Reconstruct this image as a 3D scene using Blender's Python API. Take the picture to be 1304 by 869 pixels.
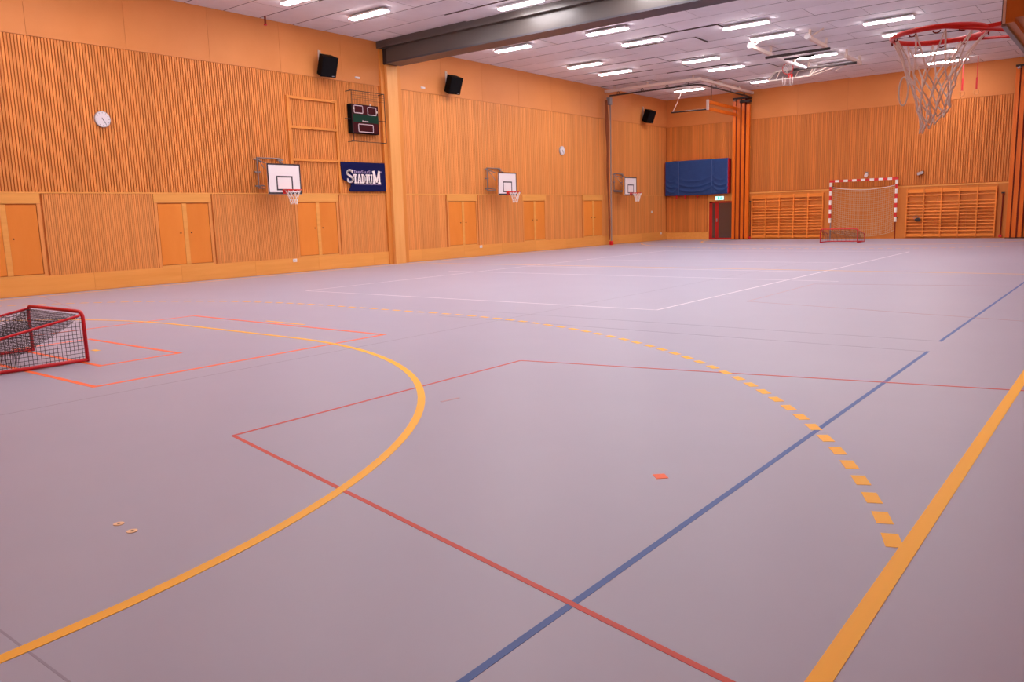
import bpy, math, random
from mathutils import Vector, Matrix

for o in list(bpy.data.objects):
    bpy.data.objects.remove(o, do_unlink=True)
scene = bpy.context.scene
COL = scene.collection
random.seed(7)

# ------------------------------------------------------------------ camera
FPX = 1015.87
RIGHT = Vector((0.78757805, 0.61554494, -0.02872712))
UP = Vector((-0.07321508, 0.13976216, 0.9874746))
FWD = Vector((-0.61184996, 0.77561006, -0.15514078))
cd = bpy.data.cameras.new('camera')
cd.sensor_width = 36.0
cd.lens = FPX / 1304.0 * 36.0
cd.clip_start = 0.05
cd.clip_end = 200
cam = bpy.data.objects.new('camera', cd)
COL.objects.link(cam)
m = Matrix.Identity(4)
for i in range(3):
    m[i][0] = RIGHT[i]; m[i][1] = UP[i]; m[i][2] = -FWD[i]
m[2][3] = 1.591
cam.matrix_world = m
scene.camera = cam

# ------------------------------------------------------------------ world, exposure
w = bpy.data.worlds.new('world'); scene.world = w; w.use_nodes = True
w.node_tree.nodes['Background'].inputs[0].default_value = (0.5, 0.5, 0.5, 1)
w.node_tree.nodes['Background'].inputs[1].default_value = 0.0
vs = scene.view_settings
vs.view_transform = 'Standard'; vs.look = 'None'; vs.gamma = 1.0
vs.use_curve_mapping = False
vs.exposure = 0.6
LAMP_STRENGTH = 42.0
LAMP_COLOUR = (1.0, 0.93, 0.96)

# hall dimensions, metres: camera stands near one corner, y runs down the hall
L, R, N, D, H = -21.187, 0.95, -1.0, 41.276, 7.634
BAND, SLAT = 2.476, 6.148
XG, YG = -10.716, 0.746          # handball goal centre

# ------------------------------------------------------------------ materials
MATS = {}
def pmat(name, col, rough=0.5, metal=0.0, emit=None, strength=0.0, spec=0.5):
    mt = bpy.data.materials.new(name); mt.use_nodes = True
    b = mt.node_tree.nodes['Principled BSDF']
    b.inputs['Base Color'].default_value = (*col, 1)
    b.inputs['Roughness'].default_value = rough
    b.inputs['Metallic'].default_value = metal
    b.inputs['Specular IOR Level'].default_value = spec
    if emit:
        b.inputs['Emission Color'].default_value = (*emit, 1)
        b.inputs['Emission Strength'].default_value = strength
    MATS[name] = mt
    return mt

def grain(name, c1, c2, axis='z', fine=14.0, rough=0.5, island=0.0, objrand=0.0, long=0.6, spec=0.3, bump=0.0):
    """procedural stretched-noise grain; island = brightness spread between joined pieces"""
    mt = pmat(name, c1, rough, spec=spec)
    nt = mt.node_tree; nd = nt.nodes; lk = nt.links
    b = nd['Principled BSDF']
    tc = nd.new('ShaderNodeTexCoord'); mp = nd.new('ShaderNodeMapping')
    sc = {'x': (long, fine, fine), 'y': (fine, long, fine), 'z': (fine, fine, long), 'n': (fine, fine, fine)}[axis]
    mp.inputs['Scale'].default_value = sc
    lk.new(tc.outputs['Object'], mp.inputs['Vector'])
    no = nd.new('ShaderNodeTexNoise'); no.inputs['Scale'].default_value = 1.0
    no.inputs['Detail'].default_value = 5; no.inputs['Roughness'].default_value = 0.6
    oi = nd.new('ShaderNodeObjectInfo')
    ad = nd.new('ShaderNodeVectorMath'); ad.operation = 'ADD'
    cx = nd.new('ShaderNodeMath'); cx.operation = 'MULTIPLY'; cx.inputs[1].default_value = 37.0
    lk.new(oi.outputs['Random'], cx.inputs[0])
    lk.new(mp.outputs['Vector'], ad.inputs[0]); lk.new(cx.outputs[0], ad.inputs[1])
    lk.new(ad.outputs[0], no.inputs['Vector'])
    rp = nd.new('ShaderNodeValToRGB')
    rp.color_ramp.elements[0].position = 0.3; rp.color_ramp.elements[1].position = 0.72
    rp.color_ramp.elements[0].color = (*c1, 1); rp.color_ramp.elements[1].color = (*c2, 1)
    lk.new(no.outputs['Fac'], rp.inputs['Fac'])
    out = rp.outputs['Color']
    def vary(fac_socket, amount, out):
        hs = nd.new('ShaderNodeHueSaturation')
        mr = nd.new('ShaderNodeMapRange')
        mr.inputs['To Min'].default_value = 1 - amount; mr.inputs['To Max'].default_value = 1 + amount
        lk.new(fac_socket, mr.inputs['Value']); lk.new(mr.outputs[0], hs.inputs['Value'])
        lk.new(out, hs.inputs['Color'])
        return hs.outputs['Color']
    if island:
        ge = nd.new('ShaderNodeNewGeometry')
        out = vary(ge.outputs['Random Per Island'], island, out)
    if objrand:
        out = vary(oi.outputs['Random'], objrand, out)
    lk.new(out, b.inputs['Base Color'])
    if bump:
        bp = nd.new('ShaderNodeBump'); bp.inputs['Strength'].default_value = bump; bp.inputs['Distance'].default_value = 0.004
        lk.new(no.outputs['Fac'], bp.inputs['Height']); lk.new(bp.outputs[0], b.inputs['Normal'])
    return mt

grain('slat', (0.66, 0.222, 0.046), (0.78, 0.292, 0.070), 'z', 14, 0.55, island=0.13)
grain('slat_fine', (0.71, 0.258, 0.060), (0.80, 0.315, 0.084), 'z', 14, 0.5, island=0.10)
grain('slat_back', (0.52, 0.145, 0.024), (0.58, 0.17, 0.034), 'z', 8, 0.7)
grain('far_slat', (0.61, 0.185, 0.032), (0.72, 0.24, 0.048), 'z', 14, 0.55, island=0.14)
grain('upper_panel', (0.70, 0.252, 0.066), (0.76, 0.290, 0.083), 'n', 0.5, 0.55, objrand=0.03)
grain('plinth', (0.78, 0.32, 0.062), (0.85, 0.37, 0.085), 'y', 9, 0.42, objrand=0.05)
grain('trim_wood', (0.76, 0.33, 0.07), (0.84, 0.38, 0.09), 'y', 9, 0.45)
grain('leaf_wood', (0.77, 0.232, 0.028), (0.83, 0.272, 0.040), 'z', 2.2, 0.42, objrand=0.05)
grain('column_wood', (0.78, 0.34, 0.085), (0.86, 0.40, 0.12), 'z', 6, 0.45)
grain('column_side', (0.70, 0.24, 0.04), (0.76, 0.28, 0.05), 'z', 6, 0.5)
grain('bar_wood', (0.78, 0.225, 0.026), (0.88, 0.29, 0.045), 'x', 8, 0.4, objrand=0.12)
grain('post_wood', (0.68, 0.125, 0.006), (0.80, 0.175, 0.012), 'z', 8, 0.38, objrand=0.1)
grain('far_panel', (0.62, 0.19, 0.028), (0.70, 0.23, 0.040), 'z', 2, 0.5, objrand=0.03)
grain('board_ply', (0.55, 0.20, 0.035), (0.66, 0.25, 0.05), 'y', 6, 0.5)
grain('ceiling_panel', (0.74, 0.70, 0.72), (0.80, 0.77, 0.79), 'n', 1.4, 0.85, objrand=0.05, spec=0.2)
grain('far_upper', (0.62, 0.205, 0.045), (0.68, 0.235, 0.058), 'n', 0.5, 0.55, objrand=0.03)
pmat('ceiling_void', (0.05, 0.035, 0.03), 0.9)
pmat('panel_edge', (0.10, 0.065, 0.055), 0.9)
grain('floor_vinyl', (0.350, 0.345, 0.445), (0.370, 0.365, 0.465), 'n', 0.7, 0.42, spec=0.5)
pmat('line_yellow', (1.0, 0.52, 0.010), 0.5, spec=0.3)
pmat('line_blue', (0.055, 0.13, 0.40), 0.5, spec=0.3)
pmat('line_red', (0.60, 0.065, 0.032), 0.5, spec=0.3)
pmat('line_orange', (1.0, 0.16, 0.025), 0.5, spec=0.3)
pmat('line_white', (0.72, 0.68, 0.74), 0.4)
pmat('seam', (0.27, 0.25, 0.32), 0.5)
grain('beam_paint', (0.075, 0.062, 0.055), (0.09, 0.075, 0.066), 'x', 2, 0.38, spec=0.6)
pmat('beam_flange', (0.055, 0.05, 0.062), 0.4)
pmat('lamp_body', (0.85, 0.85, 0.87), 0.4)
pmat('lamp_diffuser', (1, 1, 1), 0.5, emit=LAMP_COLOUR, strength=LAMP_STRENGTH)
pmat('black_plastic', (0.003, 0.0025, 0.003), 0.8, spec=0.12)
pmat('black_grille', (0.006, 0.005, 0.006), 0.9, spec=0.1)
pmat('white_paint', (0.84, 0.80, 0.80), 0.4)
pmat('board_white', (0.86, 0.80, 0.80), 0.3)
pmat('black_line', (0.02, 0.012, 0.02), 0.5)
pmat('clock_white', (0.74, 0.68, 0.70), 0.4)
pmat('clock_rim', (0.45, 0.42, 0.44), 0.35)
pmat('steel', (0.42, 0.42, 0.44), 0.35, metal=0.8)
pmat('grey_paint', (0.23, 0.20, 0.20), 0.5)
pmat('dark_steel', (0.035, 0.024, 0.022), 0.6, spec=0.25)
pmat('red_paint', (0.66, 0.006, 0.014), 0.4)
pmat('ring_red', (0.72, 0.02, 0.014), 0.35)
pmat('red_cloth', (0.55, 0.008, 0.012), 0.7)
pmat('net_white', (0.90, 0.84, 0.80), 0.8)
pmat('net_dark', (0.035, 0.025, 0.03), 0.8)
pmat('net_pale', (0.62, 0.45, 0.28), 0.8)
pmat('goal_red', (0.66, 0.012, 0.012), 0.4)
pmat('goal_white', (0.85, 0.78, 0.70), 0.4)
pmat('banner_blue', (0.004, 0.005, 0.058), 0.7, spec=0.12)
pmat('letter_white', (0.88, 0.78, 0.76), 0.5)
pmat('letter_lilac', (0.42, 0.30, 0.52), 0.5)
pmat('letter_shadow', (0.10, 0.03, 0.05), 0.6)
pmat('score_maroon', (0.05, 0.004, 0.006), 0.7, spec=0.1)
pmat('score_green', (0.008, 0.035, 0.02), 0.7, spec=0.1)
pmat('score_outline', (0.72, 0.55, 0.58), 0.5)
grain('mat_blue', (0.016, 0.055, 0.19), (0.022, 0.068, 0.22), 'n', 3, 0.42)
pmat('door_red', (0.50, 0.012, 0.008), 0.35)
pmat('door_glass', (0.10, 0.055, 0.045), 0.12, spec=0.7)
pmat('exit_face', (0.75, 1, 0.92), 0.4, emit=(0.35, 1.0, 0.78), strength=0.9)
pmat('exit_green', (0.02, 0.25, 0.16), 0.4, emit=(0.05, 0.5, 0.35), strength=1.0)
pmat('curtain', (0.26, 0.075, 0.03), 0.9, spec=0.1)
pmat('line_red_faint', (0.46, 0.26, 0.28), 0.4)  # paler, greyer red for the faint key lines and the short mark
pmat('line_blue_faint', (0.27, 0.27, 0.36), 0.4)  # blue close to the floor's own grey, for the faint cross lines
pmat('brass', (0.75, 0.50, 0.26), 0.4, metal=0.4)
pmat('ring_wood', (0.70, 0.28, 0.08), 0.5)
pmat('board_grey', (0.30, 0.23, 0.23), 0.25)
pmat('rail_cream', (0.72, 0.58, 0.50), 0.5)
pmat('dark_red', (0.20, 0.018, 0.006), 0.6, spec=0.2)
pmat('mat_piping', (0.05, 0.10, 0.26), 0.5)
pmat('pole_brown', (0.30, 0.22, 0.19), 0.5)

# ------------------------------------------------------------------ mesh helpers
class MB:
    def __init__(s): s.v = []; s.f = []
    def box(s, x0, x1, y0, y1, z0, z1):
        n = len(s.v)
        s.v += [(x, y, z) for z in (z0, z1) for y in (y0, y1) for x in (x0, x1)]
        s.f += [tuple(n + i for i in q) for q in ((0, 2, 3, 1), (4, 5, 7, 6), (0, 1, 5, 4), (2, 6, 7, 3), (0, 4, 6, 2), (1, 3, 7, 5))]
        return s
    def obox(s, a, b, wd, ht, up=(0, 0, 1)):
        """box beam from a to b, width wd (sideways), height ht (along up)"""
        a = Vector(a); b = Vector(b); d = (b - a).normalized(); u = Vector(up)
        r = d.cross(u)
        if r.length < 1e-4: r = d.cross(Vector((1, 0, 0)))
        r.normalize(); u = r.cross(d)
        n = len(s.v)
        for p in (a, b):
            for i, j in ((-1, -1), (1, -1), (1, 1), (-1, 1)):
                s.v.append(tuple(p + r * (wd / 2 * i) + u * (ht / 2 * j)))
        s.f += [tuple(n + i for i in q) for q in ((0, 3, 2, 1), (4, 5, 6, 7), (0, 1, 5, 4), (1, 2, 6, 5), (2, 3, 7, 6), (3, 0, 4, 7))]
        return s
    def tube(s, pts, r, k=8, closed=False, cap=True):
        pts = [Vector(p) for p in pts]; n = len(pts)
        tang = []
        for i in range(n):
            if closed: t = pts[(i + 1) % n] - pts[i - 1]
            else: t = pts[min(i + 1, n - 1)] - pts[max(i - 1, 0)]
            tang.append(t.normalized())
        t0 = tang[0]
        ref = Vector((0, 0, 1)) if abs(t0.z) < 0.9 else Vector((1, 0, 0))
        u = t0.cross(ref).normalized()
        base = len(s.v)
        for i in range(n):
            t = tang[i]
            u = (u - t * u.dot(t)).normalized(); v = t.cross(u)
            for j in range(k):
                a = 2 * math.pi * j / k
                s.v.append(tuple(pts[i] + u * (r * math.cos(a)) + v * (r * math.sin(a))))
        segs = n if closed else n - 1
        for i in range(segs):
            i2 = (i + 1) % n
            for j in range(k):
                j2 = (j + 1) % k
                s.f.append((base + i * k + j, base + i * k + j2, base + i2 * k + j2, base + i2 * k + j))
        if cap and not closed:
            s.f.append(tuple(base + j for j in reversed(range(k))))
            s.f.append(tuple(base + (n - 1) * k + j for j in range(k)))
        return s
    def cyl(s, a, b, r, k=16): return s.tube([a, b], r, k)
    def prism(s, poly, fn, d0, d1):
        """extrude a 2-D polygon; fn(u, v, d) -> xyz"""
        n = len(s.v); k = len(poly)
        for d in (d0, d1):
            s.v += [tuple(fn(u, v, d)) for u, v in poly]
        s.f.append(tuple(n + i for i in range(k)))
        s.f.append(tuple(n + k + i for i in reversed(range(k))))
        for i in range(k):
            j = (i + 1) % k
            s.f.append((n + i, n + k + i, n + k + j, n + j))
        return s
    def grid(s, fn, nu, nv):
        n = len(s.v)
        for i in range(nu + 1):
            for j in range(nv + 1): s.v.append(tuple(fn(i / nu, j / nv)))
        for i in range(nu):
            for j in range(nv):
                a = n + i * (nv + 1) + j
                s.f.append((a, a + 1, a + nv + 2, a + nv + 1))
        return s
    def mesh(s, name, mat, smooth=False):
        me = bpy.data.meshes.new(name)
        me.from_pydata(s.v, [], s.f)
        import bmesh
        bm = bmesh.new(); bm.from_mesh(me); bmesh.ops.recalc_face_normals(bm, faces=bm.faces); bm.to_mesh(me); bm.free()
        if smooth: me.polygons.foreach_set('use_smooth', [True] * len(me.polygons))
        me.materials.append(MATS[mat]); me.update()
        return me

def obj(name, mb, mat, parent=None, smooth=False, kind=None, label=None, bevel=0):
    me = mb.mesh(name, mat, smooth) if isinstance(mb, MB) else mb
    o = bpy.data.objects.new(name, me); COL.objects.link(o)
    if parent: o.parent = parent
    if kind: o['kind'] = kind
    if label: o['label'] = label
    if bevel:
        md = o.modifiers.new('bevel', 'BEVEL'); md.width = bevel; md.segments = 2; md.limit_method = 'ANGLE'
    return o
def struct(name, mb, mat, label=None, cat=None, **k):
    o = obj(name, mb, mat, **k); o['kind'] = 'structure'
    if label: o['label'] = label
    if cat: o['category'] = cat
    return o
def tag(o, label, cat, group=None):
    o['label'] = label; o['category'] = cat
    if group: o['group'] = group
    return o
def thing(name, label, cat, loc=(0, 0, 0), rotz=0.0, group=None):
    o = bpy.data.objects.new(name, None); COL.objects.link(o)
    o.location = loc; o.rotation_euler = (0, 0, rotz); o.empty_display_size = 0.2
    return tag(o, label, cat, group)
def put(me, name, parent, loc=(0, 0, 0), rot=(0, 0, 0), scale=(1, 1, 1)):
    o = bpy.data.objects.new(name, me); COL.objects.link(o); o.parent = parent
    o.location = loc; o.rotation_euler = rot; o.scale = scale
    return o

# ================================================================== SETTING
# ---- floor
floor = struct('floor', MB().box(L - 0.2, R + 0.2, N - 0.2, D + 0.2, -0.12, 0.0), 'floor_vinyl',
               'lavender grey vinyl sports floor with coloured court lines', 'floor')
T = 0.002
def strip(name, a, b, wd, mat, t=T):
    a = Vector((*a, t / 2)); b = Vector((*b, t / 2))
    return obj(name, MB().obox(a, b, wd, t), mat, floor)
def ribbon(name, pts, wd, mat, t=T):
    mb = MB(); n = len(pts)
    for i, p in enumerate(pts):
        q = Vector(pts[min(i + 1, n - 1)]) - Vector(pts[max(i - 1, 0)])
        q.normalize(); nr = Vector((-q.y, q.x)) * wd / 2
        for sg in (1, -1):
            for z in (0, t): mb.v.append((p[0] + sg * nr.x, p[1] + sg * nr.y, z))
    for i in range(n - 1):
        a = i * 4; b = a + 4
        mb.f += [(a + 1, b + 1, b + 3, a + 3), (a, a + 1, b + 1, b), (a + 2, b + 2, b + 3, a + 3)]
    return obj(name, mb, mat, floor)

# seams between vinyl sheets
for x in (-7.73,):
    strip('floor_seam', (x, N), (x, 24), 0.012, 'seam', 0.0006)
strip('floor_seam', (-9, 1.06), (-2.7, 1.06), 0.010, 'seam', 0.0006)
# white volleyball court
WW = 0.05
for x in (-15.25, -6.15):
    strip('white_line', (x, 11.62), (x, 29.65), WW, 'line_white', 0.0010)
for y in (11.64, 17.75, 20.2, 23.65, 29.65):
    strip('white_line', (-15.25, y), (-6.15, y), WW, 'line_white', 0.0010)
for x, s in ((-15.25, -1), (-6.15, 1)):
    strip('white_line', (x + s * 0.1, 17.75), (x + s * 1.1, 17.75), WW, 'line_white', 0.0010)
# blue courts
strip('blue_line', (-1.74, N), (-1.74, 9.52), 0.036, 'line_blue', 0.0012)
strip('blue_line', (-1.76, 10.28), (-1.76, 30.0), 0.036, 'line_blue', 0.0012)
strip('blue_line', (-1.74, 9.5), (-9.0, 9.5), 0.024, 'line_blue_faint', 0.0008)
strip('blue_line', (-1.76, 10.3), (-9.0, 10.3), 0.024, 'line_blue_faint', 0.0008)
# red basketball keys (trapezoids) below the side baskets
def key(yc, faint=False):
    wd = 0.022 if faint else 0.032
    ml = 'line_red_faint' if faint else 'line_red'
    xf, xb = -5.33, 0.46
    strip('red_line', (xf, yc - 1.8), (xf, yc + 1.8), wd, ml, 0.0014)
    strip('red_line', (xf, yc - 1.8), (xb, yc - 3.0), wd, ml, 0.0014)
    strip('red_line', (xf, yc + 1.8), (xb, yc + 3.0), wd, ml, 0.0014)
key(5.1)
key(15.2, True)
def key_left(yc):
    xf, xb, wd = -15.9, L + 0.3, 0.022
    ml = 'line_red_faint'
    strip('red_line', (xf, yc - 1.8), (xf, yc + 1.8), wd, ml, 0.0014)
    strip('red_line', (xf, yc - 1.8), (xb, yc - 3.0), wd, ml, 0.0014)
    strip('red_line', (xf, yc + 1.8), (xb, yc + 3.0), wd, ml, 0.0014)
key_left(5.1)
strip('red_line', (-4.72, 4.96), (-4.69, 5.16), 0.03, 'line_red_faint', 0.0014)
# orange floorball goal areas
def rect(name, x0, x1, y0, y1, wd, mat, t):
    strip(name, (x0, y0 - wd / 2), (x0, y1 + wd / 2), wd, mat, t); strip(name, (x1, y0 - wd / 2), (x1, y1 + wd / 2), wd, mat, t)
    strip(name, (x0 + wd / 2, y0), (x1 - wd / 2, y0), wd, mat, t); strip(name, (x0 + wd / 2, y1), (x1 - wd / 2, y1), wd, mat, t)
rect('orange_line', -13.13, -8.24, 3.60, 7.56, 0.06, 'line_orange', 0.0016)
rect('orange_line', -11.90, -9.45, 4.22, 5.20, 0.06, 'line_orange', 0.0016)
obj('orange_mark', MB().obox((-2.225, 4.23, 0.001), (-2.165, 4.17, 0.001), 0.075, 0.002), 'line_orange', floor)
# yellow handball court
strip('yellow_line', (XG + 9.965, YG - 0.04), (XG + 9.965, 40.74), 0.078, 'line_yellow')
strip('yellow_line', (XG - 9.965, YG - 0.04), (XG - 9.965, 40.74), 0.078, 'line_yellow')
strip('yellow_line', (XG - 9.92, YG), (XG + 9.92, YG), 0.078, 'line_yellow')
strip('yellow_line', (XG - 9.92, 40.70), (XG + 9.92, 40.70), 0.078, 'line_yellow')
strip('yellow_line', (XG - 9.92, 20.72), (XG + 9.92, 20.72), 0.05, 'line_yellow')
strip('yellow_line', (XG - 0.075, YG + 4.0), (XG + 0.075, YG + 4.0), 0.07, 'line_yellow')
strip('yellow_line', (XG - 0.5, YG + 6.97), (XG + 0.5, YG + 6.97), 0.06, 'line_yellow')
def goal_arc(rad, yg, sg):
    pts = []
    for i in range(41):
        a = math.pi / 2 * i / 40
        pts.append((XG + 1.5 + rad * math.cos(a), yg + sg * rad * math.sin(a)))
    for i in range(41):
        a = math.pi / 2 + math.pi / 2 * i / 40
        pts.append((XG - 1.5 + rad * math.cos(a), yg + sg * rad * math.sin(a)))
    return pts
ribbon('yellow_line', goal_arc(5.96, YG + 0.04, 1), 0.068, 'line_yellow')
ribbon('yellow_line', goal_arc(5.96, 40.66, -1), 0.08, 'line_yellow')
# dashed nine-metre line, each dash its own piece
dash_me = MB().box(-0.085, 0.085, -0.04, 0.04, 0, 0.0017).mesh('line_dash', 'line_yellow')
def dashed(yg, sg):
    R9 = 8.96
    a0 = math.asin(3.17 / R9)
    arc = R9 * (math.pi / 2 - a0); total = 2 * arc + 3.0
    # the arc ends where it meets the side line
    n = int(total / 0.297)
    for i in range(n + 1):
        sdist = i * 0.297
        if sdist > total: break
        if sdist < arc:
            a = a0 + sdist / R9; x = XG + 1.5 + R9 * math.cos(a); y = R9 * math.sin(a); th = a + math.pi / 2
        elif sdist < arc + 3.0:
            x = XG + 1.5 - (sdist - arc); y = R9; th = math.pi
        else:
            a = math.pi / 2 + (sdist - arc - 3.0) / R9; x = XG - 1.5 + R9 * math.cos(a); y = R9 * math.sin(a); th = a + math.pi / 2
        put(dash_me, 'line_dash', floor, (x, yg + sg * y, 0), (0, 0, sg * th))
dashed(YG + 0.04, 1)
dashed(40.66, -1)

# ---- left wall
wall_l = struct('wall_left', MB().box(L - 0.25, L - 0.035, N - 0.2, D + 0.2, 0, H + 0.05), 'slat_back',
                'long hall wall clad in vertical pine slats', 'wall')
def slats(name, parent, axis, u0, u1, z0, z1, pitch, wd, depth, plane, mat, skip=()):
    """joined field of vertical slats; axis 'y' = on the left wall, 'x' = on the far wall"""
    mb = MB(); n = int((u1 - u0) / pitch)
    for i in range(n):
        a = u0 + pitch * i
        if any(a + wd > s0 and a < s1 for s0, s1 in skip): continue
        dd = depth + random.uniform(-0.002, 0.003)
        if axis == 'y': mb.box(plane - 0.036, plane - 0.036 + dd, a, a + wd, z0, z1)
        elif axis == '-y': mb.box(plane + 0.036 - dd, plane + 0.036, a, a + wd, z0, z1)
        elif axis == 'x': mb.box(a, a + wd, plane + 0.036 - dd, plane + 0.036, z0, z1)
        else: mb.box(a, a + wd, plane - 0.036, plane - 0.036 + dd, z0, z1)
    return obj(name, mb, mat, parent, kind='stuff')
HATCH = [(6.84, 8.37), (11.42, 12.95), (16.05, 17.62), (23.15, 24.76), (27.95, 29.50), (32.72, 34.36)]
COLUMN = (19.86, 20.86)
hs = [(a - 0.10, b + 0.10) for a, b in HATCH]
slats('upper_slats', wall_l, 'y', N, COLUMN[0], BAND + 0.02, SLAT, 0.074, 0.051, 0.036, L, 'slat')
slats('upper_slats', wall_l, 'y', COLUMN[1], D - 0.02, BAND + 0.02, SLAT, 0.092, 0.080, 0.036, L, 'slat_fine')
slats('lower_slats', wall_l, 'y', N, COLUMN[0], 0.45, BAND - 0.02, 0.052, 0.043, 0.034, L, 'slat_fine', hs)
slats('lower_slats', wall_l, 'y', COLUMN[1], D - 0.02, 0.45, BAND - 0.02, 0.092, 0.082, 0.034, L, 'slat_fine', hs)
up_me = MB().box(-0.036, 0.0, 0.003, 2.397, 0, H - SLAT - 0.012).mesh('upper_panel', 'upper_panel')
y = N
while y < D:
    ln = min(2.4, D - y)
    put(up_me, 'upper_panel', wall_l, (L, y, SLAT + 0.012), scale=(1, ln / 2.4, 1))
    y += 2.4
baseboard = struct('baseboard_left', MB().box(L - 0.04, L + 0.004, N, D, 0, 0.44), 'column_side', 'pine plinth along the long slatted wall', 'baseboard')
pl_me = MB().box(0, 0.012, 0.002, 2.398, 0.012, 0.455).mesh('plinth_board', 'plinth')
y = -0.05 - 2.4
while y < D - 0.1:
    ln = min(2.4, D - 0.01 - y)
    if not (y + ln < N):
        put(pl_me, 'plinth_board', baseboard, (L + 0.004, y, 0), scale=(1, ln / 2.4, 1))
    y += 2.4
struct('trim_1', MB().box(L - 0.035, L + 0.014, N, COLUMN[0], BAND - 0.018, BAND + 0.018), 'trim_wood', 'thin pine rail between upper and lower slats before the column', 'trim')
struct('trim_2', MB().box(L - 0.035, L + 0.014, COLUMN[1], D - 0.03, BAND - 0.018, BAND + 0.018), 'trim_wood', 'thin pine rail between upper and lower slats beyond the column', 'trim')

# hatch doors in the left wall
hatch_words = ['beside the floorball goal', 'below the first wall clock', 'below the folded basket by the banner', 'first beyond the wooden column',
               'second beyond the wooden column', 'beside the bunched curtain']
for n, (a, b) in enumerate(HATCH):
    z0, z1 = 0.47, 2.21
    d = struct('door_%d' % (n + 1), MB().box(L - 0.034, L - 0.022, a, b, z0, z1), 'slat_back',
               'pair of pine hatch doors ' + hatch_words[n], 'door')
    fr = MB()
    fr.box(L - 0.034, L + 0.006, a - 0.09, a - 0.005, 0.456, z1 + 0.0)
    fr.box(L - 0.034, L + 0.006, b + 0.005, b + 0.09, 0.456, z1 + 0.0)
    obj('door_frame', fr, 'slat_fine', d)
    obj('sill', MB().box(L - 0.034, L + 0.012, a - 0.005, b + 0.005, 0.456, z0 + 0.03), 'trim_wood', d)
    obj('lintel', MB().box(L - 0.034, L + 0.010, a - 0.09, b + 0.09, z1 + 0.005, BAND - 0.02), 'trim_wood', d)
    mid = a + (b - a) * 0.47
    lf = obj('door_leaf', MB().box(L - 0.022, L - 0.004, a + 0.012, mid - 0.004, z0 + 0.05, z1 - 0.03), 'leaf_wood', d)
    obj('knob', MB().cyl((L - 0.006, mid - 0.10, 1.38), (L + 0.016, mid - 0.10, 1.38), 0.018, 10), 'dark_steel', lf)
    obj('stile', MB().box(L - 0.022, L + 0.004, mid, mid + 0.13, z0 + 0.035, z1 - 0.015), 'trim_wood', d)
    lf = obj('door_leaf', MB().box(L - 0.022, L - 0.002, mid + 0.134, b - 0.012, z0 + 0.05, z1 - 0.03), 'leaf_wood', d)
    obj('knob', MB().cyl((L - 0.004, mid + 0.22, 1.38), (L + 0.018, mid + 0.22, 1.38), 0.018, 10), 'dark_steel', lf)

# column and roof beam
colr = thing('wooden_column', 'tall laminated pine column carrying the dark roof beam', 'column', (L, 20.33, 0)); colr['kind'] = 'structure'
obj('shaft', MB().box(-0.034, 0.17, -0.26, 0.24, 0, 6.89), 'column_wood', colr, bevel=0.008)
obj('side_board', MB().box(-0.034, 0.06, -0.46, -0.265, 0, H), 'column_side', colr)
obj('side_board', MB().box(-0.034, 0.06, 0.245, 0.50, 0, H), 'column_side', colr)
bmr = thing('roof_beam', 'dark painted steel beam spanning the hall under the ceiling', 'beam', (L, 20.3, 0)); bmr['kind'] = 'structure'
X1 = R - L
obj('top_fascia', MB().box(0.02, X1, -0.52, 0.52, 7.40, H), 'beam_paint', bmr)
obj('web', MB().box(0.30, X1, -0.33, 0.33, 6.94, 7.40), 'beam_paint', bmr)
obj('bottom_flange', MB().box(0.28, X1, -0.35, 0.35, 6.885, 6.94), 'beam_flange', bmr)
obj('bearing_plate', MB().box(0.02, 0.30, -0.28, 0.26, 6.895, 7.40), 'dark_steel', bmr)

# ---- far wall
wall_f = struct('wall_far', MB().box(L - 0.25, R + 0.25, D + 0.036, D + 0.25, 0, H + 0.05), 'slat_back',
                'end wall of pine slats behind the striped goal', 'wall')
slats('upper_slats', wall_f, 'x', L + 0.02, -17.2, BAND - 0.02, SLAT, 0.080, 0.064, 0.036, D, 'far_slat')
slats('upper_slats', wall_f, 'x', -17.2, R - 0.02, BAND + 0.0, SLAT, 0.098, 0.062, 0.036, D, 'far_slat')
slats('lower_slats', wall_f, 'x', L + 0.02, -18.72, 0.42, BAND - 0.06, 0.070, 0.061, 0.034, D, 'far_slat')
upf_me = MB().box(0.003, 2.397, 0.0, 0.036, 0, H - SLAT - 0.012).mesh('upper_panel', 'far_upper')
x = L
while x < R:
    ln = min(2.4, R - x)
    put(upf_me, 'upper_panel', wall_f, (x, D, SLAT + 0.012), scale=(ln / 2.4, 1, 1)); x += 2.4
fp_me = MB().box(0.003, 1.197, 0.004, 0.036, 0.0, 2.36 - 0.10).mesh('lower_panel', 'far_panel')
x = -17.10
while x < R - 0.05:
    ln = min(1.2, R - x)
    put(fp_me, 'lower_panel', wall_f, (x, D, 0.10), scale=(ln / 1.2, 1, 1)); x += 1.2
obj('cap_rail', MB().box(-17.10, R, D - 0.01, D + 0.036, 2.375, 2.44), 'trim_wood', wall_f)
struct('baseboard_far', MB().box(L + 0.02, -18.72, D - 0.014, D + 0.036, 0.0, 0.40), 'plinth', 'pine plinth along the end wall below the blue mat', 'baseboard')
struct('trim_3', MB().box(L + 0.015, -17.2, D - 0.012, D + 0.036, BAND - 0.055, BAND - 0.025), 'trim_wood', 'thin pine rail on the end wall behind the blue mat', 'trim')
struct('trim_4', MB().box(-17.10, R, D - 0.012, D + 0.036, 0.0, 0.095), 'far_panel', 'low skirting along the end wall under the wall bars', 'trim')
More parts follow.
